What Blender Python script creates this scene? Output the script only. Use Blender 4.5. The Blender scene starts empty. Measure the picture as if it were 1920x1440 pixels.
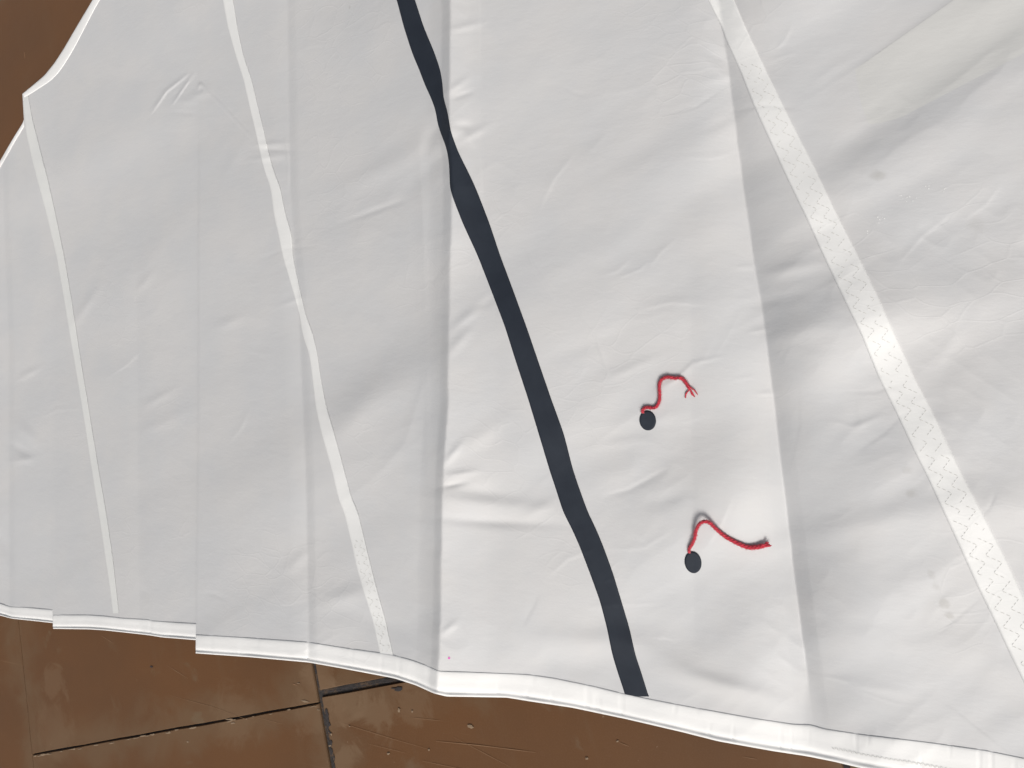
import bpy, math, random
import numpy as np

random.seed(4)
sc = bpy.context.scene
col = sc.collection

# ------------------------------------------------------------------ camera
F = 1500.0                                   # focal length in photo pixels (1920 wide)
TH, AZ, DIST = math.radians(28), math.radians(10), 0.85
g_ = np.array([-math.cos(AZ), -math.sin(AZ)])
nz = np.array([math.sin(TH)*g_[0], math.sin(TH)*g_[1], -math.cos(TH)])
nx = np.array([1.0, 0, 0]) - nz[0]*nz
nx /= np.linalg.norm(nx)
ny = np.cross(nz, nx)
R = np.array([nx, ny, nz])                   # camera (x right, y down, z ahead) -> world
CAMZ = DIST*math.cos(TH)
cam = bpy.data.cameras.new('camera')
cam.sensor_width = 36
cam.lens = F/1920*36
cam.clip_start = .01
cam.clip_end = 200
co = bpy.data.objects.new('camera', cam)
col.objects.link(co)
from mathutils import Matrix, Vector
M = Matrix([[R[i][0], -R[i][1], -R[i][2], 0] for i in range(3)] + [[0, 0, 0, 1]])
M[2][3] = CAMZ
co.matrix_world = M
sc.camera = co

# ------------------------------------------------------------------ light
SUN_EL = math.radians(44)
sd = R @ np.array([0.62, 0.80, 0])           # towards the lower right of the frame
sd[2] = 0
sd /= np.linalg.norm(sd)
rot = math.atan2(sd[0], sd[1])
w = bpy.data.worlds.new('World')
sc.world = w
w.use_nodes = True
nt = w.node_tree
sky = nt.nodes.new('ShaderNodeTexSky')
sky.sky_type = 'NISHITA'
sky.sun_disc = False
sky.sun_elevation = SUN_EL
sky.sun_rotation = rot
sky.dust_density = 4
sky.air_density = 1
hs = nt.nodes.new('ShaderNodeHueSaturation')  # thin overcast: the blue is mostly washed out
hs.inputs['Saturation'].default_value = .34
nt.links.new(sky.outputs[0], hs.inputs['Color'])
nt.links.new(hs.outputs[0], nt.nodes['Background'].inputs[0])
nt.nodes['Background'].inputs[1].default_value = .082
sun = bpy.data.lights.new('sun', 'SUN')
sun.energy = 2.75
sun.angle = math.radians(22)
sun.color = (1, .955, .9)
so = bpy.data.objects.new('sun', sun)
col.objects.link(so)
sdir = Vector((sd[0]*math.cos(SUN_EL), sd[1]*math.cos(SUN_EL), math.sin(SUN_EL)))
so.rotation_euler = sdir.to_track_quat('Z', 'Y').to_euler()
so.location = (0, 0, 3)
sc.view_settings.view_transform = 'Standard'
sc.view_settings.look = 'None'
sc.view_settings.exposure = 0.0
sc.view_settings.gamma = 1

# ------------------------------------------------------------------ helpers
U = DIST/F                                   # metres per photo pixel at the middle of the frame


def un(px, py, z=0.0):
    """points of the place lying at height z (metres) on the line of sight through a photo pixel"""
    px, py, z = np.broadcast_arrays(np.asarray(px, float), np.asarray(py, float), np.asarray(z, float))
    d = np.stack([px-960, py-720, np.full(px.shape, F)], -1) @ R.T
    t = (z-CAMZ)/d[..., 2]
    P = d*t[..., None]
    P[..., 2] += CAMZ
    return P


def mesh_obj(name, verts, faces, mat, parent=None, smooth=True):
    me = bpy.data.meshes.new(name)
    me.from_pydata([tuple(v) for v in verts], [], faces)
    me.update()
    if smooth:
        me.polygons.foreach_set('use_smooth', [True]*len(me.polygons))
    o = bpy.data.objects.new(name, me)
    col.objects.link(o)
    if mat:
        me.materials.append(mat)
    if parent:
        o.parent = parent
    return o


def grid_obj(name, P, mat, parent=None):
    n, m = P.shape[:2]
    me = bpy.data.meshes.new(name)
    idx = np.arange(n*m).reshape(n, m)
    q = np.stack([idx[:-1, :-1], idx[1:, :-1], idx[1:, 1:], idx[:-1, 1:]], -1).reshape(-1, 4)
    a, b, c = P[0, 0], P[1, 0], P[0, 1]
    if np.cross(P[n//2, m//2]-P[n//2+1, m//2], P[n//2, m//2+1]-P[n//2, m//2])[2] > 0:
        q = q[:, ::-1]
    me.vertices.add(n*m)
    me.vertices.foreach_set('co', P.reshape(-1).astype(np.float32))
    nf = len(q)
    me.loops.add(nf*4)
    me.polygons.add(nf)
    me.polygons.foreach_set('loop_start', np.arange(nf, dtype=np.int32)*4)
    me.loops.foreach_set('vertex_index', q.reshape(-1).astype(np.int32))
    me.update(calc_edges=True)
    me.polygons.foreach_set('use_smooth', np.ones(nf, bool))
    me.validate()
    o = bpy.data.objects.new(name, me)
    col.objects.link(o)
    me.materials.append(mat)
    if parent:
        o.parent = parent
    return o


def tag(o, label=None, cat=None, group=None, kind=None):
    for k, v in (('label', label), ('category', cat), ('group', group), ('kind', kind)):
        if v:
            o[k] = v
    return o


def sm(a, b, x):
    t = np.clip((x-a)/(b-a), 0, 1)
    return t*t*(3-2*t)


def vnoise(x, y, seed):
    xi, yi = np.floor(x).astype(int), np.floor(y).astype(int)
    fx, fy = x-xi, y-yi
    fx, fy = fx*fx*fx*(fx*(fx*6-15)+10), fy*fy*fy*(fy*(fy*6-15)+10)

    def h(i, j):
        n = (i*374761393 + j*668265263 + seed*1442695041) & 0xFFFFFFFF
        n = ((n ^ (n >> 13))*1274126177) & 0xFFFFFFFF
        n = n ^ (n >> 16)
        return (n & 0xFFFF)/32767.5-1
    a, b, c, d = h(xi, yi), h(xi+1, yi), h(xi, yi+1), h(xi+1, yi+1)
    return (a*(1-fx)+b*fx)*(1-fy)+(c*(1-fx)+d*fx)*fy


def rnoise(x, y, ang, lx, ly, seed):
    """noise stretched lx along the direction ang (degrees, photo axes) and ly across it"""
    c, s = math.cos(math.radians(ang)), math.sin(math.radians(ang))
    return vnoise((x*c+y*s)/lx, (-x*s+y*c)/ly, seed)


def poly(y, pts):
    p = np.array(pts, float)
    return np.interp(y, p[:, 0], p[:, 1])


def seg_d(x, y, pts):
    """signed distance to a polyline and running position along it (0..1)"""
    best = np.full(x.shape, 1e9)
    sg = np.zeros(x.shape)
    par = np.zeros(x.shape)
    p = np.array(pts, float)
    L = np.r_[0, np.cumsum(np.hypot(*(p[1:]-p[:-1]).T))]
    for i in range(len(p)-1):
        a, b = p[i], p[i+1]
        v = b-a
        l = np.hypot(*v)
        t = np.clip(((x-a[0])*v[0]+(y-a[1])*v[1])/l/l, 0, 1)
        dx, dy = x-a[0]-t*v[0], y-a[1]-t*v[1]
        d = np.hypot(dx, dy)
        k = d < best
        best = np.where(k, d, best)
        sg = np.where(k, np.sign(v[0]*dy-v[1]*dx), sg)
        par = np.where(k, (L[i]+t*l)/L[-1], par)
    return best*sg, par


def tent(d, wl, wr, soft=2.0, pw=1.6):
    """sharp crest, straight flanks of width wl / wr, rounded feet"""
    wdt = np.where(d < 0, wl, wr)
    a = np.sqrt(d*d+soft*soft)/wdt
    return np.where(a < 1, (1-np.minimum(a, 1))**pw, 0)


# ------------------------------------------------------------------ relief of the cloth (photo-pixel units)
F845 = [(-400, 846), (0, 845), (260, 842), (350, 848), (560, 842), (760, 840), (860, 833), (930, 829), (1180, 825), (1260, 820), (1600, 815)]
F1430 = [(-400, 1300), (0, 1347), (55, 1354), (130, 1366), (290, 1385), (480, 1412), (620, 1435), (760, 1452), (960, 1475), (1150, 1498), (1355, 1526), (1700, 1560)]
F372 = [(-400, 369), (100, 371), (155, 373), (400, 372), (800, 371), (1225, 367), (1600, 366)]
F575 = [(-400, 545), (0, 540), (350, 545), (560, 560), (900, 575), (1205, 580), (1600, 584)]


def relief(x, y):
    x = np.asarray(x, float)
    y = np.asarray(y, float)
    h = np.zeros(x.shape)
    rgt = sm(300, 1500, x)
    # slow swells running up to the right
    h += rnoise(x, y, -32, 330, 150, 1)*(4.2+2.6*rgt)
    h += rnoise(x, y, -28, 260, 66, 2)*(1.0+1.2*rgt)*(0.4+0.6*sm(-.4, .5, rnoise(x, y, 0, 400, 400, 9)))
    h += rnoise(x, y, -40, 120, 34, 3)*(.12+.12*rgt)
    # paper-like crumple: folded noise gives short crisp creases
    n1 = rnoise(x, y, -25, 95, 60, 5)
    m1 = sm(0, .55, rnoise(x, y, 20, 230, 190, 6))
    n1 = n1*.5+rnoise(x, y, -38, 230, 40, 15)*.6
    h -= np.abs(n1)*1.7*m1*(.3+.6*rgt)
    n2 = rnoise(x, y, 35, 60, 38, 7)
    m2 = sm(.05, .6, rnoise(x, y, -10, 150, 130, 8))
    h -= np.abs(n2)*.9*m2*(.4+.6*rgt)
    # long folds -----------------------------------------------------
    wob = vnoise(x*0+3.3, y/34, 11)*1.3
    d = x-poly(y, F845)-wob
    wr = poly(y, [(0, 58), (380, 62), (560, 85), (900, 120), (1250, 110)])
    hh = poly(y, [(-300, 8), (300, 8), (520, 11), (900, 12), (1260, 11)])
    h += hh*tent(d, 44, wr, 1.6)
    h += 6*tent(d, 16, 58, 1.2, 1.0)*(1-sm(300, 620, y))
    h += 4*tent(d, 14, 90, 1.2, 1.1)*sm(500, 800, y)
    h += 1.2*tent(x-poly(y, [(0, 897), (300, 899), (520, 905)]), 22, 40)*(1-sm(330, 560, y))
    d = x-poly(y, F1430)-wob*.8
    wl = poly(y, [(0, 70), (480, 110), (900, 150), (1350, 170)])
    h -= poly(y, [(-300, 8), (70, 6), (250, 10), (900, 17), (1360, 16)])*tent(d, wl*.95, poly(y, [(0, 70), (400, 120), (1300, 190)]), 1.3, 2.4)
    h -= 7*tent(d, 110, 210, 1.3, 2.0)*sm(40, 300, y)
    h -= 4.5*tent(d, 30, 30, 1.0, 1.3)*sm(600, 1250, y)
    d = x-poly(y, F575)
    h -= poly(y, [(0, 2.4), (350, 3.0), (650, 3.4), (1205, 4.2)])*tent(d, 34, 16, 1.5)
    h += 1.0*tent(x-poly(y, [(250, 785), (560, 799), (960, 802)]), 20, 20, 1)*sm(230, 320, y)*(1-sm(800, 980, y))
    h -= 1.3*tent(x-poly(y, [(300, 255), (1200, 262)]), 26, 26, 1)*sm(420, 560, y)
    h -= 2.2*tent(x-poly(y, [(300, 5), (640, 17), (1150, 18)]), 24, 12, 1)
    h -= .6*tent(x-poly(y, [(300, 1292), (1200, 1302)]), 34, 30, 1)*sm(360, 620, y)*(1-sm(1150, 1250, y))
    # crinkles that cross the long fold
    for cx, cy, an, L, W, A in ((872, 50, -14, 34, 7, 2.2), (858, 160, -35, 26, 7, 2.6), (868, 178, -20, 22, 5, -2.0),
                                (885, 252, -28, 34, 8, 2.6), (868, 236, 5, 18, 7, -2.6), (880, 590, -42, 46, 10, 4.0),
                                (862, 640, -50, 40, 10, 3.0), (905, 570, -30, 36, 9, -2.6), (850, 850, -50, 28, 7, 3.6),
                                (866, 888, -8, 30, 6, 3.2), (852, 908, -12, 26, 5, -4.2), (900, 820, -35, 70, 15, 2.4),
                                (905, 925, 8, 60, 16, -4.5), (842, 1178, -40, 20, 7, 3.0), (880, 258, 60, 20, 6, 1.6),
                                (815, 250, -62, 60, 14, -5.0), (820, 300, -45, 90, 16, -3.5),
                                # stiff bits beside the right-hand fold
                                (1400, 500, -4, 26, 5, 1.6), (1420, 620, -8, 20, 4, 1.6), (1436, 738, -4, 20, 4, 1.6),
                                (1350, 110, 30, 30, 8, -2.4), (1345, 148, -10, 40, 9, 2.2), (1350, 230, -25, 40, 10, -2.0),
                                (1480, 505, -12, 55, 13, 6.0), (1510, 620, -14, 80, 20, 5.0), (1460, 560, -12, 60, 13, -4.0),
                                # broad soft hollows of the right side
                                (1720, 250, -30, 260, 44, 11.0), (1740, 345, -25, 230, 50, -5.5), (1650, 590, -20, 190, 46, 7.0),
                                (1830, 560, -22, 150, 44, 9.0), (1610, 985, -14, 170, 26, 8.0), (1850, 955, -8, 120, 40, 8.0),
                                (1640, 1290, 12, 70, 12, 2.5), (1650, 1303, 12, 50, 8, -1.6), (1620, 1205, 4, 110, 26, 4.5),
                                (1640, 1060, -12, 170, 40, -4.0), (1850, 1240, 25, 110, 30, 5.0),
                                # hollow above the hem in the middle
                                (1110, 1205, 0, 120, 26, 12.0), (1075, 1245, 14, 90, 30, -4.0), (1350, 1285, 15, 110, 18, 13.0),
                                (1250, 1240, 24, 70, 22, 7.0), (1230, 1180, 20, 120, 30, -3.0),
                                (930, 978, 3, 105, 10, -5.0), (1010, 955, -28, 40, 10, 3.0), (930, 945, 6, 120, 16, 5.5),
                                (1180, 880, -20, 130, 26, 4.0), (1250, 935, -15, 60, 16, -4.0), (1165, 830, -10, 60, 9, 1.6),
                                (1185, 690, -22, 70, 9, 2.2), (1120, 640, -20, 110, 16, -2.0), (1190, 790, -6, 120, 14, 2.0),
                                # middle panel
                                (720, 315, -28, 110, 20, 4.0), (705, 395, -20, 62, 5, -2.2), (700, 745, -38, 110, 34, 4.5),
                                (660, 785, -50, 80, 24, 2.5), (640, 1120, -15, 60, 18, 5.0), (690, 1160, 20, 80, 20, -3.0),
                                (430, 604, -22, 36, 11, 2.2), (548, 565, -20, 26, 5, 1.4), (560, 1050, -45, 34, 10, 2.0),
                                # left panels
                                (160, 575, -55, 48, 9, 2.6), (270, 530, -50, 24, 8, 2.0), (300, 745, -30, 36, 8, 2.0),
                                (55, 700, -28, 22, 6, 2.2), (50, 812, 50, 30, 10, 4.2), (38, 842, 30, 26, 8, -3.6),
                                (45, 862, -10, 26, 7, 2.4), (310, 790, -25, 50, 12, 1.6), (300, 460, -48, 90, 20, 1.4),
                                (8, 1020, 65, 40, 10, -4.0), (271, 1112, 60, 18, 8, -1.2),
                                # pinch where the pleat starts
                                (372, 178, -20, 24, 8, 3.2), (350, 190, 4, 24, 6, 1.6), (345, 212, 4, 30, 5, -1.2),
                                (512, 270, -4, 34, 5, 2.2), (515, 281, 2, 30, 4, -2.2), (500, 296, -6, 32, 5, 1.8),
                                (525, 306, 30, 22, 12, -1.6), (440, 300, -60, 60, 10, 1.0)):
        c, s = math.cos(math.radians(an)), math.sin(math.radians(an))
        u, v = (x-cx)*c+(y-cy)*s, -(x-cx)*s+(y-cy)*c
        h += A*(.44 if cx > 950 else .6)*np.exp(-(u/L)**2*1.3-(v/W)**2)
    # hard little creases: polyline, height, half width each side
    for pts, A, a, b in (([(286, 210), (312, 172), (352, 140)], 2.6, 4, 9), ([(324, 196), (345, 165), (367, 134)], 2.2, 3, 6),
                         ([(374, 160), (410, 192), (450, 235), (484, 272)], 1.5, 4, 4), ([(371, 168), (376, 158), (384, 166)], 3, 4, 6),
                         ([(1510, 188), (1530, 176), (1620, 118), (1700, 62), (1790, -2), (2050, -180)], .7, 40, 9),
                         ([(1780, 1327), (1830, 1367), (1893, 1417)], 1.0, 18, 6),
                         ([(1160, 520), (1200, 505), (1210, 495)], .8, 5, 5), ([(1135, 930), (1180, 918), (1250, 880)], -1.2, 12, 8),
                         ([(1040, 560), (1000, 500), (985, 470)], .8, 6, 6), ([(1090, 600), (1120, 640), (1140, 700)], .8, 7, 7),
                         ([(1225, 735), (1265, 712), (1300, 680), (1352, 668)], 1.0, 8, 6), ([(535, 258), (541, 300), (540, 350)], 1.2, 4, 3),
                         ([(700, 900), (760, 830), (800, 700)], 1.0, 30, 20), ([(1560, 790), (1600, 800), (1650, 780)], .8, 12, 8)):
        d, p = seg_d(x, y, pts)
        h += A*tent(d, b, a, .8)*np.sin(np.pi*np.clip(p*.94+.03, 0, 1))**.5
    rr = random.Random(31)                     # hairline creases of stiff film
    for k in range(60):
        cx, cy = rr.uniform(20, 1900), rr.uniform(20, 1330)
        if cx < 560 and rr.random() < .6:
            continue
        an = math.radians(rr.gauss(-28, 26))
        L = rr.uniform(18, 75)
        bend = rr.uniform(-.5, .5)
        p0 = (cx-L*math.cos(an), cy-L*math.sin(an))
        p2 = (cx+L*math.cos(an+bend), cy+L*math.sin(an+bend))
        A, a_, b_ = rr.uniform(.25, .75)*rr.choice((1, 1, -1)), rr.uniform(3, 6), rr.uniform(8, 22)
        m = (np.abs(x-cx) < L+26) & (np.abs(y-cy) < L+26)
        if not m.any():
            continue
        d, p = seg_d(x[m], y[m], [p0, (cx, cy), p2])
        h[m] += A*tent(d, b_, a_, .7)*np.sin(np.pi*np.clip(p*.94+.03, 0, 1))**.7
    return h


def falloff_c(y):
    return .45+3.6*sm(150, 430, y)


def swell(x, y):
    """broad tilts added to shade the left darker and the lower right brighter: stacked pleats on the left, a long ridge, then a slope down to the lower right"""
    f8, f14 = poly(y, F845), poly(y, F1430)
    h = 30+24*np.clip((x-100)/270, 0, 1.0)+66*np.clip((x-370)/(f8-370), 0, 1)
    h = h-66*np.clip((x-f8)/(f14-f8), 0, 1)+11*(1-np.exp(-np.clip(x-f14, 0, 999)/60))-46*np.clip((x-f14)/700, 0, 1.4)
    return h-78*(np.clip(y-560, 0, 1000)/880)**1.3*sm(450, 1200, x)+34*sm(700, 1600, x)-4*sm(0, -300, x)+6*(np.clip(650-y, 0, 1000)/800)+34*np.clip((y-150)/1050, 0, 1.2)*(1-sm(300, 900, x))  # last term: rise towards the bottom, added to darken the left panels


def zc(x, y, layer):
    """height of the cloth in metres"""
    h = relief(x, y)
    base = swell(x, y)+h
    base = 3+.5*((base-3)+np.sqrt((base-3)**2+60))
    if layer >= 2:
        d = x-poly(y, F372)
        k = falloff_c(y)*np.exp(-np.clip(d, 0, 999)/170)
        k = k*np.where(d < 3, np.sqrt(np.clip(1-((3-np.clip(d, -3, 3))/6)**2, 0, 1)), 1)
        base = base+k
    if layer == 0:
        base = base-1.6-1.6*sm(900, 1100, y)
    return base*U


def coons(T, B, L, Rr, nu, nv):
    def res(p, n):
        p = np.array(p, float)
        s = np.r_[0, np.cumsum(np.hypot(*(p[1:]-p[:-1]).T))]
        t = np.linspace(0, s[-1], n)
        return np.stack([np.interp(t, s, p[:, 0]), np.interp(t, s, p[:, 1])], -1)
    T, B, L, Rr = res(T, nu), res(B, nu), res(L, nv), res(Rr, nv)
    u = np.linspace(0, 1, nu)[None, :, None]
    v = np.linspace(0, 1, nv)[:, None, None]
    return ((1-v)*T[None]+v*B[None]+(1-u)*L[:, None]+u*Rr[:, None]
            - (1-u)*(1-v)*T[0]-u*(1-v)*T[-1]-(1-u)*v*B[0]-u*v*B[-1])


# ------------------------------------------------------------------ materials
def mat(name):
    m = bpy.data.materials.new(name)
    m.use_nodes = True
    nt = m.node_tree
    return m, nt, nt.nodes['Principled BSDF']


def N(nt, t, **kw):
    n = nt.nodes.new(t)
    for k, v in kw.items():
        if k.startswith('i_'):
            n.inputs[k[2:].replace('_', ' ')].default_value = v
        else:
            setattr(n, k, v)
    return n


def mth(nt, op, a, b=None, c=None, clamp=False):
    n = nt.nodes.new('ShaderNodeMath')
    n.operation = op
    n.use_clamp = clamp
    for i, v in enumerate((a, b, c)):
        if v is None:
            continue
        if isinstance(v, (int, float)):
            n.inputs[i].default_value = v
        else:
            nt.links.new(v, n.inputs[i])
    return n.outputs[0]


def mixc(nt, f, a, b):
    n = nt.nodes.new('ShaderNodeMix')
    n.data_type = 'RGBA'
    for i, v in ((0, f), (6, a), (7, b)):
        if isinstance(v, (int, float)):
            n.inputs[i].default_value = v
        elif isinstance(v, tuple):
            n.inputs[i].default_value = (*v, 1)
        else:
            nt.links.new(v, n.inputs[i])
    return n.outputs[2]


def noise(nt, vec, scale, detail=4, rough=.55, dist=0.0):
    n = N(nt, 'ShaderNodeTexNoise')
    n.inputs['Scale'].default_value = scale
    n.inputs['Detail'].default_value = detail
    n.inputs['Roughness'].default_value = rough
    n.inputs['Distortion'].default_value = dist
    nt.links.new(vec, n.inputs['Vector'])
    return n.outputs['Fac']


def geo_pos(nt):
    return N(nt, 'ShaderNodeNewGeometry').outputs['Position']


def mapv(nt, vec, rotz=0, scale=(1, 1, 1)):
    n = N(nt, 'ShaderNodeMapping')
    n.inputs['Rotation'].default_value = (0, 0, rotz)
    n.inputs['Scale'].default_value = scale
    nt.links.new(vec, n.inputs['Vector'])
    return n.outputs[0]


def ramp(nt, f, a, b):
    n = N(nt, 'ShaderNodeMapRange')
    n.interpolation_type = 'SMOOTHSTEP'
    n.inputs['From Min'].default_value = a
    n.inputs['From Max'].default_value = b
    nt.links.new(f, n.inputs['Value'])
    return n.outputs[0]


def bump(nt, bsdf, h, strength, dist):
    b = N(nt, 'ShaderNodeBump')
    b.inputs['Strength'].default_value = strength
    b.inputs['Distance'].default_value = dist
    nt.links.new(h, b.inputs['Height'])
    nt.links.new(b.outputs[0], bsdf.inputs['Normal'])


def cloth_mat(name, c1, c2, rough, spec, bs=.25, marks=()):
    m, nt, b = mat(name)
    p = geo_pos(nt)
    f = noise(nt, p, 14, 4)
    f2 = noise(nt, p, 160, 3)
    c = mixc(nt, ramp(nt, f, .3, .7), c1, c2)
    spk = ramp(nt, noise(nt, p, 420, 2, .5), .76, .82)
    c = mixc(nt, mth(nt, 'MULTIPLY', spk, .10), c, (.45, .42, .38))
    for qx, qy, ra, am in marks:
        q = un(qx, qy, float(zc(np.array([qx*1.0]), np.array([qy*1.0]), 2)[0]))
        dv = N(nt, 'ShaderNodeVectorMath', operation='DISTANCE')
        dv.inputs[1].default_value = tuple(q)
        nt.links.new(p, dv.inputs[0])
        dd = mth(nt, 'ADD', dv.outputs['Value'], mth(nt, 'MULTIPLY', mth(nt, 'SUBTRACT', noise(nt, p, 90, 3), .5), .010))
        c = mixc(nt, mth(nt, 'MULTIPLY', mth(nt, 'SUBTRACT', 1, ramp(nt, dd, ra*U*.2, ra*U*1.2)), am), c, (.30, .29, .26))
    nt.links.new(c, b.inputs['Base Color'])
    b.inputs['Roughness'].default_value = rough
    b.inputs['Specular IOR Level'].default_value = spec
    r = mth(nt, 'MULTIPLY_ADD', f, .16, rough-.08)
    nt.links.new(r, b.inputs['Roughness'])
    hgt = mth(nt, 'ADD', mth(nt, 'MULTIPLY', noise(nt, mapv(nt, p, .4, (1, 2.2, 1)), 38, 5, .6), 1.0),
              mth(nt, 'MULTIPLY', f2, .12))
    # fine cracks of stiff film
    v = N(nt, 'ShaderNodeTexVoronoi', feature='DISTANCE_TO_EDGE')
    v.inputs['Scale'].default_value = 26
    dn = N(nt, 'ShaderNodeVectorMath', operation='ADD')
    ns = N(nt, 'ShaderNodeTexNoise')
    ns.inputs['Scale'].default_value = 9
    nt.links.new(p, ns.inputs['Vector'])
    sc_ = N(nt, 'ShaderNodeVectorMath', operation='SCALE')
    sc_.inputs['Scale'].default_value = .09
    nt.links.new(ns.outputs['Color'], sc_.inputs[0])
    nt.links.new(p, dn.inputs[0])
    nt.links.new(sc_.outputs[0], dn.inputs[1])
    nt.links.new(mapv(nt, dn.outputs[0], .5, (1, 1.9, 1)), v.inputs['Vector'])
    cr = mth(nt, 'SUBTRACT', 1, ramp(nt, v.outputs['Distance'], 0, .05))
    cr = mth(nt, 'MULTIPLY', cr, ramp(nt, noise(nt, p, 7, 2), .5, .68))
    hgt = mth(nt, 'ADD', hgt, mth(nt, 'MULTIPLY', cr, .22))
    bump(nt, b, hgt, bs, .0045)
    return m


film = cloth_mat('sail_film', (.540, .545, .552), (.566, .563, .561), .58, .42, .10,
                 ((1640, 326, 9, .2), (1652, 331, 8, .25), (1702, 880, 8, .2), (1708, 925, 8, .25), (1745, 1075, 7, .2), (1757, 1102, 7, .25),
                  (1770, 1130, 7, .3), (1781, 1156, 6, .3), (655, 14, 5, .3), (1365, 176, 3, .6), (1830, 420, 14, .12)))
film_patch = cloth_mat('patch_film', (.545, .548, .537), (.565, .565, .552), .58, .42, .10)
tape_w = cloth_mat('white_tape', (.71, .715, .705), (.75, .75, .74), .6, .35, .08)
tape_dull = cloth_mat('duller_white_tape', (.64, .65, .64), (.67, .675, .66), .6, .35, .08)  # duller white for the leftmost seam tape
hem_w = cloth_mat('hem_cloth', (.76, .76, .75), (.82, .818, .805), .6, .4, .08)
navy, nt, b = mat('navy_insignia')
p = geo_pos(nt)
nt.links.new(mixc(nt, ramp(nt, noise(nt, p, 40, 4), .3, .7), (.015, .020, .030), (.019, .025, .036)), b.inputs['Base Color'])
b.inputs['Roughness'].default_value = .7
b.inputs['Specular IOR Level'].default_value = .3
bump(nt, b, noise(nt, p, 500, 3), .15, .0004)
thread, nt, b = mat('thread')
b.inputs['Base Color'].default_value = (.60, .60, .57, 1)
b.inputs['Roughness'].default_value = .8
yarn_m, nt, b = mat('red_yarn')
p = geo_pos(nt)
nt.links.new(mixc(nt, ramp(nt, noise(nt, p, 900, 3), .3, .7), (.36, .018, .035), (.58, .045, .07)), b.inputs['Base Color'])
b.inputs['Roughness'].default_value = .9
b.inputs['Specular IOR Level'].default_value = .15
b.inputs['Sheen Weight'].default_value = .35
ink, nt, b = mat('pink_ink')
b.inputs['Base Color'].default_value = (.62, .06, .42, 1)


# ------------------------------------------------------------------ floor
J0 = un(598, 1318)[:2]                        # crossing of two joints near the hem
HD = un(60, 1415)[:2]-J0
TW = float(np.linalg.norm(HD))                # one tile
HD = HD/TW
ang = math.atan2(-HD[1], -HD[0])              # direction along the rows
TL = TW*1.13
GAP = .0016


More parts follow.
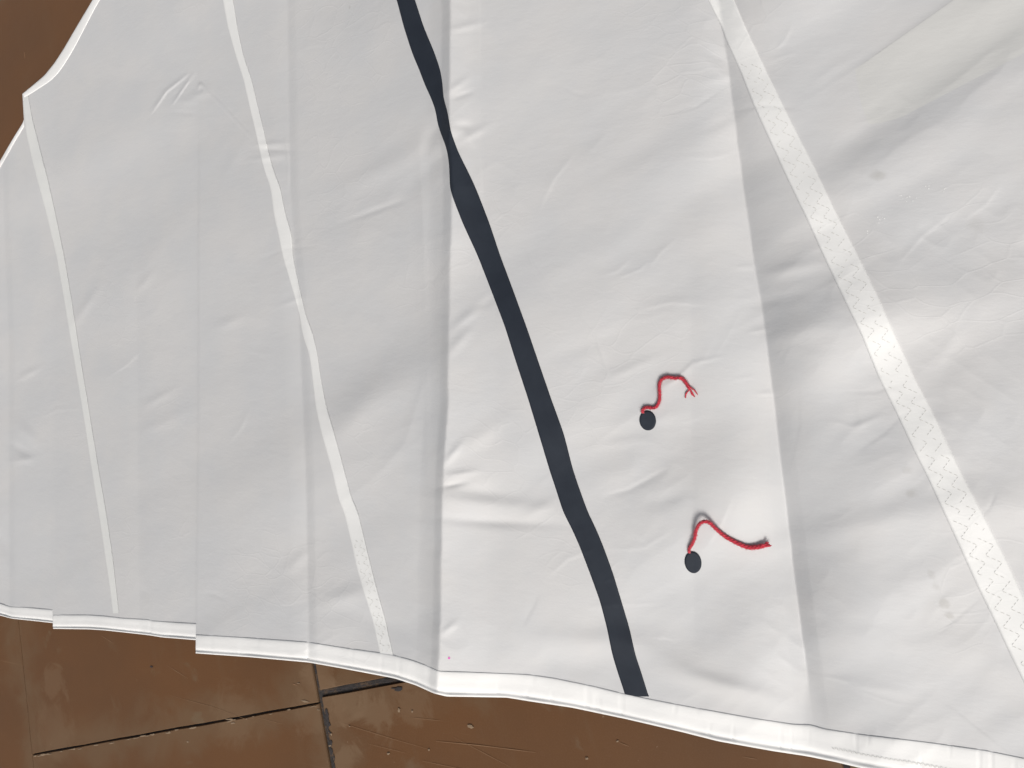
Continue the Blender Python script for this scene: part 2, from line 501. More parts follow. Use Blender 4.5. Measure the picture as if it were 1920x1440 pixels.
def tile_mat():
    m, nt, b = mat('glazed_brown_tile')
    p = geo_pos(nt)
    rnd = N(nt, 'ShaderNodeObjectInfo').outputs['Random']
    big = noise(nt, p, 3.2, 5, .6)
    c = mixc(nt, ramp(nt, big, .3, .72), (.134, .059, .020), (.102, .049, .020))
    c = mixc(nt, mth(nt, 'MULTIPLY', rnd, .35), c, (.135, .070, .036))
    # grey-olive film of dust that gathers along the joints
    tc = N(nt, 'ShaderNodeTexCoord').outputs['Object']
    sx = N(nt, 'ShaderNodeSeparateXYZ')
    nt.links.new(tc, sx.inputs[0])
    ex = mth(nt, 'SUBTRACT', TW/2, mth(nt, 'ABSOLUTE', sx.outputs[0]))
    ey = mth(nt, 'SUBTRACT', TL/2, mth(nt, 'ABSOLUTE', sx.outputs[1]))
    e = mth(nt, 'MINIMUM', ex, ey)
    n1 = noise(nt, p, 11, 5, .65, .6)
    e2 = mth(nt, 'ADD', e, mth(nt, 'MULTIPLY', mth(nt, 'SUBTRACT', n1, .5), .16))
    dust = mth(nt, 'SUBTRACT', 1, ramp(nt, e2, -.005, .05))
    dust = mth(nt, 'MULTIPLY', dust, .42)
    streak = ramp(nt, noise(nt, mapv(nt, tc, 0, (22, 3.0, 1)), 1.0, 4, .6), .55, .78)
    dust = mth(nt, 'MAXIMUM', dust, mth(nt, 'MULTIPLY', streak, .25))
    blot = ramp(nt, noise(nt, p, 17, 4, .6, .4), .60, .74)
    near = mth(nt, 'SUBTRACT', 1, ramp(nt, e, .05, .16))
    dust = mth(nt, 'MAXIMUM', dust, mth(nt, 'MULTIPLY', mth(nt, 'MULTIPLY', blot, near), .75))
    c = mixc(nt, dust, c, (.150, .105, .062))
    # smeared mortar round the opened crossing
    for qx, qy, ra, am in ((603, 1262, .016, .5), (650, 1318, .020, .55), (700, 1335, .022, .6), (590, 1322, .03, .4), (635, 1420, .016, .55), (770, 1310, .02, .4), (440, 1345, .03, .35), (100, 1370, .035, .3), (100, 1290, .02, .35)):
        q = un(qx, qy)
        dv = N(nt, 'ShaderNodeVectorMath', operation='DISTANCE')
        dv.inputs[1].default_value = (q[0], q[1], 0)
        nt.links.new(p, dv.inputs[0])
        dd = mth(nt, 'ADD', dv.outputs['Value'], mth(nt, 'MULTIPLY', mth(nt, 'SUBTRACT', noise(nt, p, 26, 5, .65, .8), .5), .11))
        k = mth(nt, 'MULTIPLY', mth(nt, 'SUBTRACT', 1, ramp(nt, dd, ra*.6, ra*1.5)), am)
        c = mixc(nt, k, c, (.185, .118, .068))
    gr = noise(nt, p, 700, 3, .7)
    c = mixc(nt, mth(nt, 'MULTIPLY', ramp(nt, gr, .45, .75), .14), c, (.19, .115, .07))
    # pale grains and dark pits
    g1 = ramp(nt, noise(nt, p, 170, 2, .5), .77, .80)
    c = mixc(nt, mth(nt, 'MULTIPLY', g1, .45), c, (.30, .21, .14))
    g2 = ramp(nt, noise(nt, mapv(nt, p, 1, (1, 1.6, 1)), 120, 2, .5), .785, .81)
    c = mixc(nt, mth(nt, 'MULTIPLY', g2, .6), c, (.05, .03, .02))
    # hair scratches
    for rz, sca, th in ((ang+.32, 260, .74), (ang-.5, 330, .76)):
        sc1 = ramp(nt, noise(nt, mapv(nt, p, -rz, (.018, 1, 1)), sca, 1, .4), th, th+.03)
        msk = ramp(nt, noise(nt, p, 6, 2), .5, .66)
        c = mixc(nt, mth(nt, 'MULTIPLY', mth(nt, 'MULTIPLY', sc1, msk), .4), c, (.26, .16, .09))
    nt.links.new(c, b.inputs['Base Color'])
    rg = mth(nt, 'MULTIPLY_ADD', dust, .30, .40)
    rg = mth(nt, 'MULTIPLY_ADD', n1, .12, rg)
    nt.links.new(rg, b.inputs['Roughness'])
    b.inputs['Specular IOR Level'].default_value = .30
    bump(nt, b, mth(nt, 'ADD', noise(nt, p, 9, 3), mth(nt, 'MULTIPLY', noise(nt, p, 220, 3), .03)), .25, .004)
    return m


tm = tile_mat()
grout, nt, b = mat('dark_grout')
p = geo_pos(nt)
gf = ramp(nt, noise(nt, p, 60, 5, .7), .45, .62)
nt.links.new(mixc(nt, gf, (.030, .027, .027), (.085, .056, .036)), b.inputs['Base Color'])
b.inputs['Roughness'].default_value = .9
bump(nt, b, noise(nt, p, 240, 4, .7), .6, .002)

floor = mesh_obj('floor', [(-9, -9, -.012), (9, -9, -.012), (9, 9, -.012), (-9, 9, -.012),
                           (-9, -9, -.0035), (9, -9, -.0035), (9, 9, -.0035), (-9, 9, -.0035)],
                 [(3, 2, 1, 0), (4, 5, 6, 7), (0, 1, 5, 4), (1, 2, 6, 5), (2, 3, 7, 6), (3, 0, 4, 7)], grout, None, False)
tag(floor, kind='structure')


def tile_mesh(wx, ly, seed, chip=True):
    """bevelled slab with a slightly ragged top edge"""
    rr = random.Random(seed)
    n = 14
    pts = []
    cs = [(-wx/2, -ly/2), (wx/2, -ly/2), (wx/2, ly/2), (-wx/2, ly/2)]
    for k in range(4):
        a, c = cs[k], cs[(k+1) % 4]
        for i in range(n):
            t = i/n
            x, y = a[0]+(c[0]-a[0])*t, a[1]+(c[1]-a[1])*t
            if i and chip:
                j = abs(rr.gauss(0, .00045))
                x -= math.copysign(j, x) if k in (1, 3) else 0
                y -= math.copysign(j, y) if k in (0, 2) else 0
            pts.append((x, y))
    m = len(pts)
    v = [(x*.9975, y*.9975, 0) for x, y in pts]+[(x, y, -.0013) for x, y in pts]+[(x, y, -.0075) for x, y in pts]
    f = [tuple(range(m))]
    for r in range(2):
        for i in range(m):
            j = (i+1) % m
            f.append((r*m+j, r*m+i, (r+1)*m+i, (r+1)*m+j)[::-1] if False else (r*m+i, (r+1)*m+i, (r+1)*m+j, r*m+j))
    me = bpy.data.meshes.new('tile')
    me.from_pydata(v, [], f)
    me.update()
    me.materials.append(tm)
    return me


variants = [tile_mesh(TW-GAP, TL-GAP, s) for s in range(4)]
wide = tile_mesh(TW-.0042, TL-.0052, 9)       # the tile whose joints have opened
ex_ = np.array([math.cos(ang), math.sin(ang)])   # along a row, to the right in the photo
ey_ = np.array([-ex_[1], ex_[0]])                # up in the photo
for i in range(-7, 6):
    for j in range(-6, 6):
        # tile (i, j): its lower-right corner for i=-1, j=0 is J0
        cx, cy = (i+.5)*TW, (j+.5)*TL
        me = variants[(i*3+j*5) % 4]
        if i == 0 and j in (-1, 0):
            # the column on the right has slipped a little up the floor
            cy += .0085 if j == -1 else .0112
            cx += .0029
            me = wide
        elif i >= 0:
            cy += .0125+.001*((i*j) % 3)
            cx += .004
        if i <= -2:
            cy += TL*.46
            cx += .0010                      # the far left joint is nearly closed
        P = J0+ex_*cx+ey_*cy
        o = bpy.data.objects.new('tile', me)
        col.objects.link(o)
        o.parent = floor
        o.location = (P[0], P[1], random.uniform(-.0003, .0002))
        o.rotation_euler = (random.uniform(-.0006, .0006), random.uniform(-.0006, .0006), ang)


# scratches, chips and crumbs on the tiles
def plain(name, c, r=.7):
    m, nt, b = mat(name)
    b.inputs['Base Color'].default_value = (*c, 1)
    b.inputs['Roughness'].default_value = r
    return m


scr_m = plain('scratched_glaze', (.24, .135, .07))
pale_m = plain('pale_dust', (.24, .17, .11), .95)
dark_m = plain('dark_dirt', (.035, .03, .03), .95)


def ribbon_px(pts, wd, z):
    """thin sliver lying on the floor, tapered to both ends"""
    p = np.array(pts, float)
    s = np.r_[0, np.cumsum(np.hypot(*(p[1:]-p[:-1]).T))]
    n = max(5, int(s[-1]/14))
    t = np.linspace(0, s[-1], n)
    q = np.stack([np.interp(t, s, p[:, 0]), np.interp(t, s, p[:, 1])], -1)
    tg = np.gradient(q, axis=0)
    tg /= np.linalg.norm(tg, axis=1)[:, None]
    nn = np.stack([-tg[:, 1], tg[:, 0]], -1)
    wv = wd*np.sin(np.pi*np.linspace(.04, .96, n))**.6*np.array([random.uniform(.5, 1) for _ in range(n)])
    a, c = q+nn*wv[:, None]/2, q-nn*wv[:, None]/2
    A, C = un(a[:, 0], a[:, 1], z), un(c[:, 0], c[:, 1], z)
    v = np.concatenate([A, C])
    return v, [(i, i+1, n+i+1, n+i) for i in range(n-1)]


def join(parts):
    V, Fc, o = [], [], 0
    for v, f in parts:
        V.extend([tuple(x) for x in v])
        Fc.extend([tuple(i+o for i in q) for q in f])
        o += len(v)
    return V, Fc


sp = [ribbon_px(p_, w_, .0004) for p_, w_ in (
    ([(817, 1390), (900, 1398), (1004, 1411)], 1.5), ([(640, 1356), (730, 1384), (800, 1404)], .8),
    ([(190, 1192), (212, 1206)], 1.1), ([(312, 1247), (352, 1272)], .9), ([(318, 1304), (400, 1326), (470, 1352)], .8),
    ([(548, 1282), (557, 1285)], 2.2), ([(770, 1346), (830, 1352)], .8), ([(850, 1382), (960, 1440)], .7),
    ([(480, 1345), (530, 1358)], .7), ([(1392, 1419), (1420, 1424)], .9), ([(792, 1427), (900, 1450)], 1.1),
    ([(1160, 1392), (1180, 1400)], 1.0), ([(45, 96), (47, 110)], 1.6), ([(690, 1395), (760, 1412)], .6))]
v, f = join(sp)
tag(mesh_obj('scratches', v, f, scr_m, floor, False), kind='stuff')


def fleck(cx, cy, rx, ry, an, seed, z=.0005):
    rr = random.Random(seed)
    n = 11
    c, s = math.cos(math.radians(an)), math.sin(math.radians(an))
    P = []
    for i in range(n):
        t = 2*math.pi*i/n
        k = rr.uniform(.55, 1.15)
        a, b_ = rx*k*math.cos(t), ry*k*math.sin(t)
        P.append((cx+a*c-b_*s, cy+a*s+b_*c))
    top = un([q[0] for q in P], [q[1] for q in P], z)
    mid = un([cx], [cy], z+.0005)
    return np.concatenate([top, mid]), [(i, (i+1) % n, n) for i in range(n)]


fl = []
rr = random.Random(12)
# crumbs of mortar along the lower lip of the long joint
for k in range(34):
    t = rr.random()
    x = 60+538*t
    y = 1415-97*t
    fl.append(fleck(x, y+rr.uniform(2.2, 5.5), rr.uniform(2, 9), rr.uniform(.7, 1.6), -10.5, 100+k, .0004))
for x, y, a, b_ in ((572, 1315, 8, 2.5), (437, 1356, 5, 2), (430, 1349, 7, 2), (882, 1362, 6, 4), (748, 1332, 3, 5), (773, 1334, 2, 2.5),
                    (619, 1398, 3, 2), (621, 1377, 2, 2), (804, 1406, 2, 2), (728, 1413, 3, 2.5), (1158, 1390, 3, 2),
                    (560, 1281, 3, 1.2), (352, 1391, 2.5, 2), (597, 1331, 4, 1.2), (1100, 1422, 3, 3), (655, 1362, 2, 1.5)):
    fl.append(fleck(x, y, a, b_, rr.uniform(-20, 20), int(x)))
v, f = join(fl)
tag(mesh_obj('mortar_crumbs', v, f, pale_m, floor), kind='stuff')
fl = [fleck(747, 1292, 8, 4, -6, 5), fleck(739, 1291, 7, 1.5, 0, 6), fleck(284, 1250, 4, 2.5, 10, 7)]
for k in range(26):                          # dirt packed beside the opened joint
    t = rr.random()**1.4
    fl.append(fleck(608+17*t+rr.uniform(0, 5), 1328+112*t, rr.uniform(1, 3.2), rr.uniform(3, 8), -10, 300+k, .0003))
for k in range(16):
    t = rr.random()
    fl.append(fleck(604+146*t, 1299-24*t+rr.uniform(-3, 1), rr.uniform(4, 10), rr.uniform(.8, 2), -10, 400+k, .0003))
v, f = join(fl)
tag(mesh_obj('dirt_crumbs', v, f, dark_m, floor), kind='stuff')

# ------------------------------------------------------------------ the sail
sail = bpy.data.objects.new('sail', None)
col.objects.link(sail)
sail.empty_display_size = .1
sail.location = (0, 0, 0)
tag(sail, 'white folded sail with a dark stripe and pale seam tapes spread over brown tiles', 'sail')

TOPB = [(42, 177), (62, 161), (85, 142), (103, 120), (120, 94), (150, 42), (176, -2), (345, -300)]
HEM_IN = {0: [(-420, 1060), (-200, 1098), (0, 1131), (21, 1138), (52, 1139), (97.5, 1143), (116, 1145)],
          1: [(99.6, 1153), (167, 1153), (196, 1155), (229, 1159), (281, 1162), (283, 1164), (312, 1166), (365.6, 1169), (396, 1171)],
          2: [(367, 1190), (467, 1196), (578, 1204), (640, 1214), (733, 1227), (773, 1238), (800, 1248), (822, 1258.5), (873, 1260), (993, 1265),
              (1040, 1272), (1113, 1287), (1170, 1301), (1218, 1311), (1280, 1323), (1413, 1347), (1487, 1358), (1520, 1359), (1547, 1367),
              (1613, 1377), (1747, 1393), (1847, 1407), (1920, 1422), (2300, 1500)]}
HEM_OUT = {0: [(-420, 1085), (-200, 1122), (0, 1154), (22, 1160), (62, 1164), (97.5, 1168), (116, 1170)],
           1: [(99, 1179), (167, 1180), (198, 1182), (279, 1191), (304, 1195), (365.6, 1200), (396, 1203)],
           2: [(367, 1225), (467, 1232), (578, 1242), (640, 1253), (740, 1272), (780, 1285), (813, 1300), (837, 1306), (950, 1308), (993, 1315),
               (1073, 1327), (1173, 1348), (1280, 1373), (1347, 1390), (1447, 1408), (1513, 1418), (1563, 1428), (1613, 1440), (1747, 1466),
               (1920, 1500), (2300, 1590)]}


def smooth_line(pts, n, it=2):
    p = np.array(pts, float)
    s = np.r_[0, np.cumsum(np.hypot(*(p[1:]-p[:-1]).T))]
    t = np.linspace(0, s[-1], n)
    q = np.stack([np.interp(t, s, p[:, 0]), np.interp(t, s, p[:, 1])], -1)
    for _ in range(it):
        q[1:-1] = (q[:-2]+2*q[1:-1]+q[2:])/4
    return q


def inset(pts, dy):
    return [(x, y-dy) for x, y in pts]


def sheet(Q, layer):
    X, Y = Q[..., 0], Q[..., 1]
    return un(X, Y, zc(X, Y, layer))


EDGEB = [(42, 177), (45, 228), (50, 333), (64, 480), (78, 640), (88, 800), (95, 950), (99, 1176)]
# left sheet, lowest
QA = coons([(-420, 980), (-300, 790), (-100, 462), (-30, 352), (0, 303), (20, 270), (45, 226), (62, 200)], inset(HEM_OUT[0], 4),
           [(-420, 980), (-420, 1081)], [(62, 200), (68, 333), (84, 480), (98, 640), (106, 800), (113, 950), (116, 1166)], 200, 380)
grid_obj('cloth_panel', sheet(QA, 0), film, sail)
QB = coons(TOPB+[(400, -300)], inset(HEM_OUT[1], 4), EDGEB, [(400, -300), (400, 155), (400, 800), (396, 1199)], 170, 600)
grid_obj('cloth_panel', sheet(QB, 1), film, sail)
QC = coons([(369, -300), (2300, -300)], inset(HEM_OUT[2], 4), [(b_, a_) for a_, b_ in F372 if a_ < 1200][0:0]+[(369, -300), (371, 100), (373, 155), (372, 400), (371, 800), (367, 1221)],
           [(2300, -300), (2300, 1586)], 800, 620)
grid_obj('cloth_panel', sheet(QC, 2), film, sail)


def band(name, Lp, Rp, layer, mt, lift=.9, across=9, step=3.0, ymax=None, sw=13):
    """tape stuck on the cloth between two edges given as (y, x)"""
    y0, y1 = Lp[0][0], Lp[-1][0]
    n = int((y1-y0)/step)
    ys = np.linspace(y0, y1, n)

    def sl(P):
        v = poly(ys, P)
        k = np.hanning(sw+2)[1:-1]
        k /= k.sum()
        vv = np.convolve(np.pad(v, sw//2, mode='edge'), k, 'valid')
        vv[:3], vv[-3:] = v[:3], v[-3:]
        return vv
    xl, xr = sl(Lp), sl(Rp)
    t = np.linspace(0, 1, across)[None, :]
    X = xl[:, None]*(1-t)+xr[:, None]*t
    Y = np.repeat(ys[:, None], across, 1)
    if ymax is not None:
        Y = np.minimum(Y, ymax(X))
    Z = zc(X, Y, layer)+lift*U
    P = un(X, Y, Z)
    # side walls down to the cloth
    Lw = un(X[:, :1]-.15, Y[:, :1], Z[:, :1]-(lift+.6)*U)
    Rw = un(X[:, -1:]+.15, Y[:, -1:], Z[:, -1:]-(lift+.6)*U)
    return grid_obj(name, np.concatenate([Lw, P, Rw], 1), mt, sail)


T1L = [(180, 43), (220, 46), (247, 48.5), (290, 58), (333, 69), (400, 87), (480, 106), (560, 120), (640, 133), (720, 147), (800, 160), (880, 172), (960, 185), (1043, 197.5), (1100, 206), (1150, 212)]
T1R = [(180, 53), (220, 60), (247, 67), (290, 78), (333, 89), (400, 104), (480, 120.5), (560, 134), (640, 146), (720, 159), (800, 172), (880, 185), (960, 199), (1043, 211), (1100, 217.5), (1150, 223)]
band('seam_tape', T1L, T1R, 1, tape_dull, .6)
T2L = [(-300, 352), (0, 418), (50, 427), (100, 441), (150, 457), (200, 468), (250, 480), (283, 487), (317, 495), (350, 507), (400, 513), (440, 522), (480, 530), (547, 550), (590, 562), (627, 567), (663, 580), (713, 586), (763, 592), (813, 603), (880, 622), (930, 633), (960, 645), (1010, 657), (1060, 668), (1110, 682), (1160, 698), (1223, 712), (1228, 713)]
T2R = [(-300, 372), (0, 437), (50, 445), (100, 455), (150, 472), (200, 483.5), (250, 496), (283, 503), (317, 512), (350, 525), (400, 535), (440, 547), (480, 549), (547, 563), (590, 573), (627, 587), (663, 595), (713, 602), (763, 612), (813, 627), (880, 645), (930, 658), (960, 671), (1010, 683), (1060, 695), (1110, 708), (1160, 722), (1223, 736), (1228, 737)]
tape2 = band('seam_tape', T2L, T2R, 2, tape_w, 1.0)
SL = [(-300, 640), (0, 744), (50, 757), (100, 773), (133, 787), (160, 797), (183, 808), (207, 817), (227, 819.5), (247, 825), (263, 832), (283, 838.5), (307, 842), (333, 843), (353, 843.5), (373, 850), (417, 867), (480, 896), (547, 922), (613, 947), (680, 968), (747, 990), (813, 1010), (880, 1030), (913, 1041), (960, 1056), (993, 1073), (1027, 1088), (1077, 1107), (1127, 1125), (1177, 1138), (1227, 1148), (1260, 1158), (1302, 1172), (1306, 1173)]
SR = [(-300, 670), (0, 778), (50, 794), (100, 815), (133, 826), (160, 830), (183, 831), (207, 838.5), (227, 842), (247, 845), (263, 851), (283, 858), (307, 870), (333, 883), (353, 892), (373, 900), (417, 917), (480, 938), (547, 963), (613, 987), (680, 1010), (747, 1033), (813, 1057), (880, 1074), (913, 1085), (960, 1102), (993, 1118), (1027, 1132), (1077, 1150), (1127, 1165), (1177, 1180), (1227, 1191), (1260, 1202), (1302, 1215), (1306, 1217)]
HI = np.array(HEM_IN[2], float)
band('dark_stripe', SL, SR, 2, navy, .9, 15, 2.5, sw=17, ymax=lambda X: np.interp(X, HI[:, 0], HI[:, 1])+3)
T3L = [(-300, 1195), (0, 1328), (50, 1353), (72, 1360), (133, 1388), (197, 1413), (263, 1443), (337, 1477), (407, 1511), (480, 1544), (560, 1582), (623, 1613), (707, 1647), (773, 1680), (843, 1713), (907, 1745), (960, 1769), (1027, 1800), (1100, 1833), (1167, 1866), (1233, 1897), (1280, 1920), (1430, 1992), (1500, 2026)]
T3R = [(-300, 1240), (0, 1376), (52, 1398), (113, 1427), (187, 1463), (247, 1493), (313, 1527), (390, 1563), (480, 1609), (547, 1642), (633, 1681), (707, 1714), (770, 1747), (840, 1780), (910, 1814), (960, 1841), (1030, 1877), (1093, 1907), (1123, 1921), (1280, 1998), (1430, 2072), (1500, 2106)]
tape3 = band('seam_tape', T3L, T3R, 2, tape_w, 1.0, 13, ymax=lambda X: np.interp(X, HI[:, 0], HI[:, 1])+3)

# patch of doubled film in the far corner of the right-hand panel
edge = [(1790, -2), (1700, 62), (1620, 118), (1530, 176), (1512, 190)]
QP = coons([(2280, -290), (2150, -250), (1790, -2)][::-1][0:0]+[(2230, -290), (1790, -2), (1620, 118), (1512, 190)],
           [(2290, -150), (1920, 126), (1700, 236), (1530, 292)], [(2230, -290), (2290, -150)], [(1512, 190), (1515, 240), (1530, 292)], 260, 60)
QPz = zc(QP[..., 0], QP[..., 1], 2)+.4*U
QPz -= 1.3*U*sm(.80, 1.0, np.linspace(0, 1, 60))[:, None]
QPz -= 1.3*U*sm(.80, 1.0, np.linspace(0, 1, 260))[None, :]
grid_obj('corner_patch', un(QP[..., 0], QP[..., 1], QPz), film_patch, sail)


# hem tape: flat band, a stitched groove and a rolled lip ---------------
def hem(name, inn, out, layer, n, mt):
    a, c = smooth_line(inn, n, 3), smooth_line(out, n, 3)
    # pair the points by x so that the profile runs straight across
    ax = np.linspace(max(a[0, 0], c[0, 0]), min(a[-1, 0], c[-1, 0]), n)
    ya, yc = np.interp(ax, a[:, 0], a[:, 1]), np.interp(ax, c[:, 0], c[:, 1])
    prof = [(-.004, -.8), (0, .3), (.02, .8), (.08, 1.3), (.2, 1.6), (.36, 1.55), (.42, 1.5), (.5, 1.65), (.62, 1.8), (.71, 1.7), (.76, 1.0), (.79, .2), (.83, -.2),
            (.87, .6), (.905, 1.8), (.94, 2.5), (.97, 2.4), (.99, 1.4), (1.0, -.6), (.99, -2.6)]
    s = np.array([q[0] for q in prof])
    hz = np.array([q[1] for q in prof])
    X = np.repeat(ax[:, None], len(s), 1)
    Y = ya[:, None]*(1-s)+yc[:, None]*s
    gv = np.array([vnoise(np.array(x/37.0), np.array(0.0), 21) for x in ax])
    Z = zc(X, Y, layer)+(hz[None, :]*(1+.25*gv[:, None])+.5)*U
    pk = np.exp(-((X-282)/2.5)**2)*.9*(layer == 1)+np.exp(-((X-578)/3)**2)*1.2*(layer == 2)
    pk += np.array(sm(.55, .75, vnoise(X/11.0, Y/60.0, 31)))*.5
    Z -= pk*U
    return grid_obj(name, un(X, Y, Z), mt, sail)


hem('hem_tape', HEM_IN[0], HEM_OUT[0], 0, 180, hem_w)
hem('hem_tape', HEM_IN[1], HEM_OUT[1], 1, 120, hem_w)
hem3 = hem('hem_tape', HEM_IN[2], HEM_OUT[2], 2, 760, hem_w)


# narrow binding of the far edge
def binding(pts, wpx, layer, n, side=1):
    q = smooth_line(pts, n, 3)
    tg = np.gradient(q, axis=0)
    tg /= np.linalg.norm(tg, axis=1)[:, None]
    nn = np.stack([tg[:, 1], -tg[:, 0]], -1)*side
    wv = np.interp(np.arange(n), np.linspace(0, n-1, len(wpx)), wpx)
    s = np.array([1.05, 1, .9, .5, .1, 0, -.12, -.1])
    hz = np.array([-.8, .6, 1.1, 1.5, 1.6, 1.2, -.2, -2.2])
    P = q[:, None]+nn[:, None]*(s[None, :, None]*wv[:, None, None])
    Z = zc(P[..., 0], P[..., 1], layer)+hz[None]*U
    return grid_obj('edge_binding', un(P[..., 0], P[..., 1], Z), hem_w, sail)


binding(TOPB, [7, 15, 14, 10.5, 10, 10, 10, 10, 10], 1, 170, -1)
binding([(46, 222), (45, 228), (26, 258), (0, 303), (-30, 352), (-100, 462), (-300, 790)], [5, 6, 6, 6.5, 7, 7, 7], 0, 150, 1)


# stitching ---------------------------------------------------------------
def dash(x0, y0, x1, y1, wd, layer, lift):
    """a short flattened stitch lying in the cloth"""
    dx, dy = x1-x0, y1-y0
    l = math.hypot(dx, dy)
    nx_, ny_ = -dy/l*wd/2, dx/l*wd/2
    pts = [(x0, y0, 0), (x0+dx*.15+nx_, y0+dy*.15+ny_, 0), (x0+dx*.15-nx_, y0+dy*.15-ny_, 0), (x0+dx*.5, y0+dy*.5, .55),
           (x1-dx*.15+nx_, y1-dy*.15+ny_, 0), (x1-dx*.15-nx_, y1-dy*.15-ny_, 0), (x1, y1, 0)]
    return pts, [(0, 1, 3), (0, 3, 2), (1, 4, 3), (2, 3, 5), (4, 6, 3), (3, 6, 5)]


def stitch_obj(name, dashes, layer, lift, parent, mt=thread):
    V, Fc = [], []
    for a in dashes:
        p_, f_ = dash(*a, layer, lift)
        o = len(V)
        V += p_
        Fc += [tuple(i+o for i in q) for q in f_]
    V = np.array(V)
    Z = zc(V[:, 0], V[:, 1], layer)+(lift+V[:, 2])*U
    return tag(mesh_obj(name, un(V[:, 0], V[:, 1], Z), Fc, mt, parent, False), kind='stuff')


def zig(L, Rr, y0, y1, rows, per0, per1, nst=3, wd=1.0, drop=.12):
    """multi-step zigzag: long arm down to the right, short arm straight on"""
    out = []
    rr = random.Random(7)
    for a, c in rows:
        y = y0
        up = rr.random()
        while y < y1:
            k = (y-y0)/(y1-y0)
            per = per0*(1-k)+per1*k
            for (ta, ya, tb, yb, wk) in ((a, y, c, y+per*.42, 1), (c, y+per*.42, a, y+per, .75)):
                for i in range(nst):
                    f0, f1 = (i+.10)/nst, (i+.86)/nst
                    p0, p1 = ta+(tb-ta)*f0, ta+(tb-ta)*f1
                    q0, q1 = ya+(yb-ya)*f0, ya+(yb-ya)*f1
                    if rr.random() < drop:
                        continue
                    X0 = float(poly(q0, L)*(1-p0)+poly(q0, Rr)*p0)
                    X1 = float(poly(q1, L)*(1-p1)+poly(q1, Rr)*p1)
                    out.append((X0, q0, X1, q1, wd*wk))
            y += per
    return out


st = zig(T3L, T3R, 120, 1350, ((.13, .46), (.54, .87)), 25, 36)
stitch_obj('stitching', st, 2, 1.15, tape3)
st = zig(T2L, T2R, 1010, 1220, ((.12, .50), (.50, .9)), 15, 18, 2, .9, .25)
stitch_obj('stitching', st, 2, 1.15, tape2)
st = []
HO = np.array(HEM_OUT[2], float)
x = 1560.0
while x < 2200:                              # zigzag of the hem
    yy = float(np.interp(x, HI[:, 0], HI[:, 1])*.35+np.interp(x, HO[:, 0], HO[:, 1])*.65)-6
    st.append((x, yy, x+4, yy+5, .8))
    st.append((x+4.6, yy+5, x+8, yy+.8, .8))
    x += 8.6
stitch_obj('stitching', st, 2, 3.1, hem3)

# flakes of dried salt
rq = random.Random(5)
V, Fc = [], []
for cx, cy, sp_, k_ in ((1700, 372, 9, 12), (1652, 411, 6, 7), (1629, 434, 4, 3), (1775, 356, 5, 3), (1740, 348, 6, 4)):
    for k in range(k_):
        x0, y0, s0 = cx+rq.gauss(0, sp_), cy+rq.gauss(0, sp_*.5), rq.uniform(.5, 1.5)
        o = len(V)
        for j in range(5):
            a = 2*math.pi*j/5
            V.append((x0+s0*rq.uniform(.6, 1.3)*math.cos(a), y0+s0*rq.uniform(.6, 1.3)*math.sin(a)))
        Fc.append(tuple(range(o, o+5)))
V = np.array(V)
tag(mesh_obj('salt_flakes', un(V[:, 0], V[:, 1], zc(V[:, 0], V[:, 1], 2)+.5*U), Fc, hem_w, sail, False), kind='stuff')

# pink ink dot
a = np.linspace(0, 2*np.pi, 12, endpoint=False)
X, Y = 842+2.2*np.cos(a), 1234+2.2*np.sin(a)
P = un(X, Y, zc(X, Y, 2)+.6*U)
mesh_obj('ink_dot', P, [tuple(range(12))], ink, sail, False)


# ------------------------------------------------------------------ telltales
def tube(path, rad, nseg=8):
    """tube along world points with radius per point"""
    path = np.asarray(path)
    n = len(path)
    tg = np.gradient(path, axis=0)
    tg /= np.linalg.norm(tg, axis=1)[:, None]+1e-12
    up = np.array([0, 0, 1.0])
    s1 = np.cross(tg, up)
    s1 /= np.linalg.norm(s1, axis=1)[:, None]+1e-12
    s2 = np.cross(s1, tg)
    a = np.linspace(0, 2*np.pi, nseg, endpoint=False)
    rad = np.broadcast_to(rad, (n,))
    V = path[:, None]+(s1[:, None]*np.cos(a)[None, :, None]+s2[:, None]*np.sin(a)[None, :, None])*rad[:, None, None]
    V = np.concatenate([V.reshape(-1, 3), path[:1], path[-1:]])
    Fc = []
    for i in range(n-1):
        for j in range(nseg):
            k = (j+1) % nseg
            Fc.append((i*nseg+j, i*nseg+k, (i+1)*nseg+k, (i+1)*nseg+j))
    for j in range(nseg):
        k = (j+1) % nseg
        Fc.append((n*nseg, j, k) if False else (n*nseg, k, j))
        Fc.append((n*nseg+1, (n-1)*nseg+j, (n-1)*nseg+k))
    return V, Fc


def catmull(pts, n):
    p = np.array(pts, float)
    q = np.concatenate([[2*p[0]-p[1]], p, [2*p[-1]-p[-2]]])
    out = []
    for i in range(1, len(q)-2):
        t = np.linspace(0, 1, n, endpoint=False)[:, None]
        a, b_, c, d = q[i-1], q[i], q[i+1], q[i+2]
        out.append(.5*((2*b_)+(c-a)*t+(2*a-5*b_+4*c-d)*t*t+(3*b_-a-3*c+d)*t**3))
    out.append(p[-1:])
    return np.concatenate(out)


def yarn_world(pts):
    c = catmull(pts, 14)
    base = zc(c[:, 0], c[:, 1], 2)
    return un(c[:, 0], c[:, 1], base+c[:, 2]*U)


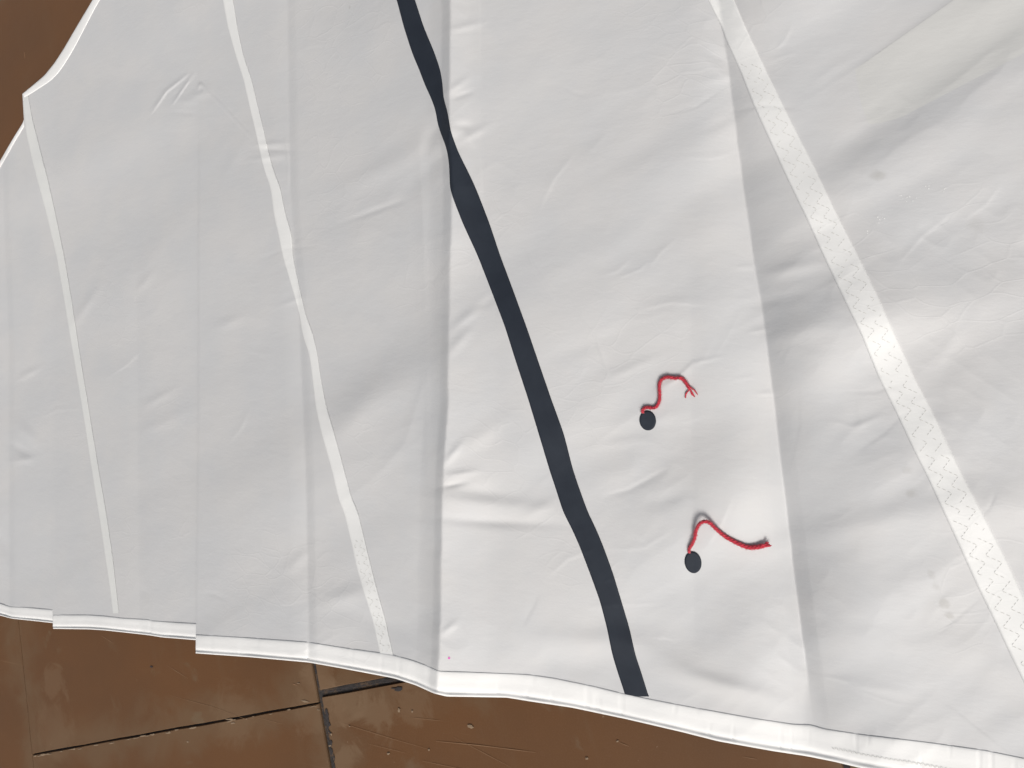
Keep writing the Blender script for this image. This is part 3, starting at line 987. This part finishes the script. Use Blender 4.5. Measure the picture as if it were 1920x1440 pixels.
def make_telltale(cx, cy, ra, rb, tilt, pts, strands, label, thick):
    r0 = un(cx, cy, float(zc(np.array([cx]), np.array([cy]), 2)[0]))
    root = bpy.data.objects.new('telltale', None)
    col.objects.link(root)
    root.location = tuple(r0)
    root.empty_display_size = .02
    tag(root, label, 'telltale', 'yarn telltales stuck on the sail')
    # sticker: a thin disc that follows the cloth
    nr, na = 7, 48
    V, Fc = [], []
    t = np.radians(tilt)
    for k in range(nr+1):
        rr_ = min(k, nr-1)/(nr-1)
        for j in range(na):
            a = 2*np.pi*j/na
            x, y = ra*rr_*math.cos(a), rb*rr_*math.sin(a)
            V.append((cx+x*math.cos(t)-y*math.sin(t), cy+x*math.sin(t)+y*math.cos(t), -.6 if k == nr else 1.3+(.25 if k < nr-1 else 0)))
    for k in range(nr):
        for j in range(na):
            m = (j+1) % na
            Fc.append((k*na+j, (k+1)*na+j, (k+1)*na+m, k*na+m))
    V = np.array(V)
    W = un(V[:, 0], V[:, 1], zc(V[:, 0], V[:, 1], 2)+V[:, 2]*U)-r0
    mesh_obj('sticker', W, [q[::-1] for q in Fc], navy, root)
    # twisted yarn of three plies
    c = yarn_world(pts)
    n = len(c)
    tg = np.gradient(c, axis=0)
    tg /= np.linalg.norm(tg, axis=1)[:, None]
    s1 = np.cross(tg, [0, 0, 1.0])
    s1 /= np.linalg.norm(s1, axis=1)[:, None]
    s2 = np.cross(s1, tg)
    arc = np.r_[0, np.cumsum(np.linalg.norm(c[1:]-c[:-1], axis=1))]
    m = int(arc[-1]/(.0009))
    tt = np.linspace(0, arc[-1], m)
    ip = lambda A: np.stack([np.interp(tt, arc, A[:, k]) for k in range(3)], -1)
    C, S1, S2 = ip(c), ip(s1), ip(s2)
    th = np.interp(tt/arc[-1], [0, .5, 1], thick)*U*.93
    parts = []
    for k in range(3):
        ph = tt/.0105*2*np.pi+k*2*np.pi/3
        off = (S1*np.cos(ph)[:, None]+S2*np.sin(ph)[:, None])*(th*.42)[:, None]
        parts.append(tube(C+off, th*.62, 8))
    rr_ = random.Random(int(cx))
    for k in range(900):                      # loose fibres
        i = rr_.randrange(2, m-2)
        a = rr_.uniform(0, 6.28)
        o = (S1[i]*math.cos(a)+S2[i]*math.sin(a))
        l = rr_.uniform(.0005, .0022)
        T = tgv = C[min(i+2, m-1)]-C[i-2]
        T = T/np.linalg.norm(T)
        p0 = C[i]+o*th[i]*.8
        p1 = p0+o*l*.45+T*l*rr_.uniform(-1, 1)
        p2 = p1+o*l*.2+T*l*rr_.uniform(-.8, .8)
        parts.append(tube([p0, p1, p2], .00007, 3))
    v, f = join(parts)
    mesh_obj('yarn', np.array(v)-r0, f, yarn_m, root)
    for s in strands:
        sp_, r_ = s
        cw = yarn_world(sp_)
        pp = []
        nn_ = len(cw)
        for k in range(6):
            j = np.array([[rr_.gauss(0, .00022) for _ in range(3)] for _ in range(4)])
            jj = np.stack([np.interp(np.linspace(0, 3, nn_), range(4), j[:, q]) for q in range(3)], -1)
            jj *= np.linspace(.3, 2.6, nn_)[:, None]
            pp.append(tube(cw+jj, np.linspace(r_*.42, r_*.16, nn_)*U, 6))
        v, f = join(pp)
        mesh_obj('yarn_end', np.array(v)-r0, f, yarn_m, root)
    return root


make_telltale(1214.5, 788.5, 15.6, 18.7, -8,
              [(1205, 774, 1), (1205.5, 768, 3), (1212, 764, 4), (1222, 765, 4), (1230, 763, 4), (1236, 752, 5), (1237, 738, 5), (1236, 724, 5), (1240, 712, 5),
               (1252, 707, 5), (1264, 709, 4.5), (1276, 709, 4), (1284, 715, 4), (1290, 725, 4), (1292.5, 729, 4)],
              [([(1290, 724, 4), (1292, 731, 4), (1287, 737, 3), (1285.5, 746, 2)], 2.4),
               ([(1290, 724, 4), (1295, 732, 4), (1298, 738, 3), (1301, 742, 2.5)], 3.2),
               ([(1290, 723, 4), (1298, 729, 5), (1303, 733, 4), (1307, 740, 2.5)], 2.4)],
              'upper telltale, navy dot with a red yarn that splits into three frayed ends', (2.7, 2.7, 2.9))
make_telltale(1299.5, 1054.5, 15.8, 20.4, -10,
              [(1292, 1036, 1), (1292.5, 1029, 4), (1298, 1020, 7), (1303, 1007, 9), (1305, 995, 11), (1311, 983, 14), (1320, 978, 15), (1330, 980, 12),
               (1342, 991, 7), (1356, 1003, 4), (1370, 1012, 3.5), (1386, 1020, 4), (1402, 1026, 4), (1418, 1026, 5), (1432, 1023, 7)],
              [([(1424, 1025, 6), (1434, 1021, 8), (1441, 1017, 10)], 4), ([(1424, 1025, 6), (1434, 1023, 8), (1443, 1021, 9)], 4),
               ([(1424, 1026, 6), (1434, 1025, 7), (1443, 1024, 7.5)], 4)],
              'lower telltale nearer the hem, navy dot with an arched bright red yarn', (2.6, 3.0, 4.0))
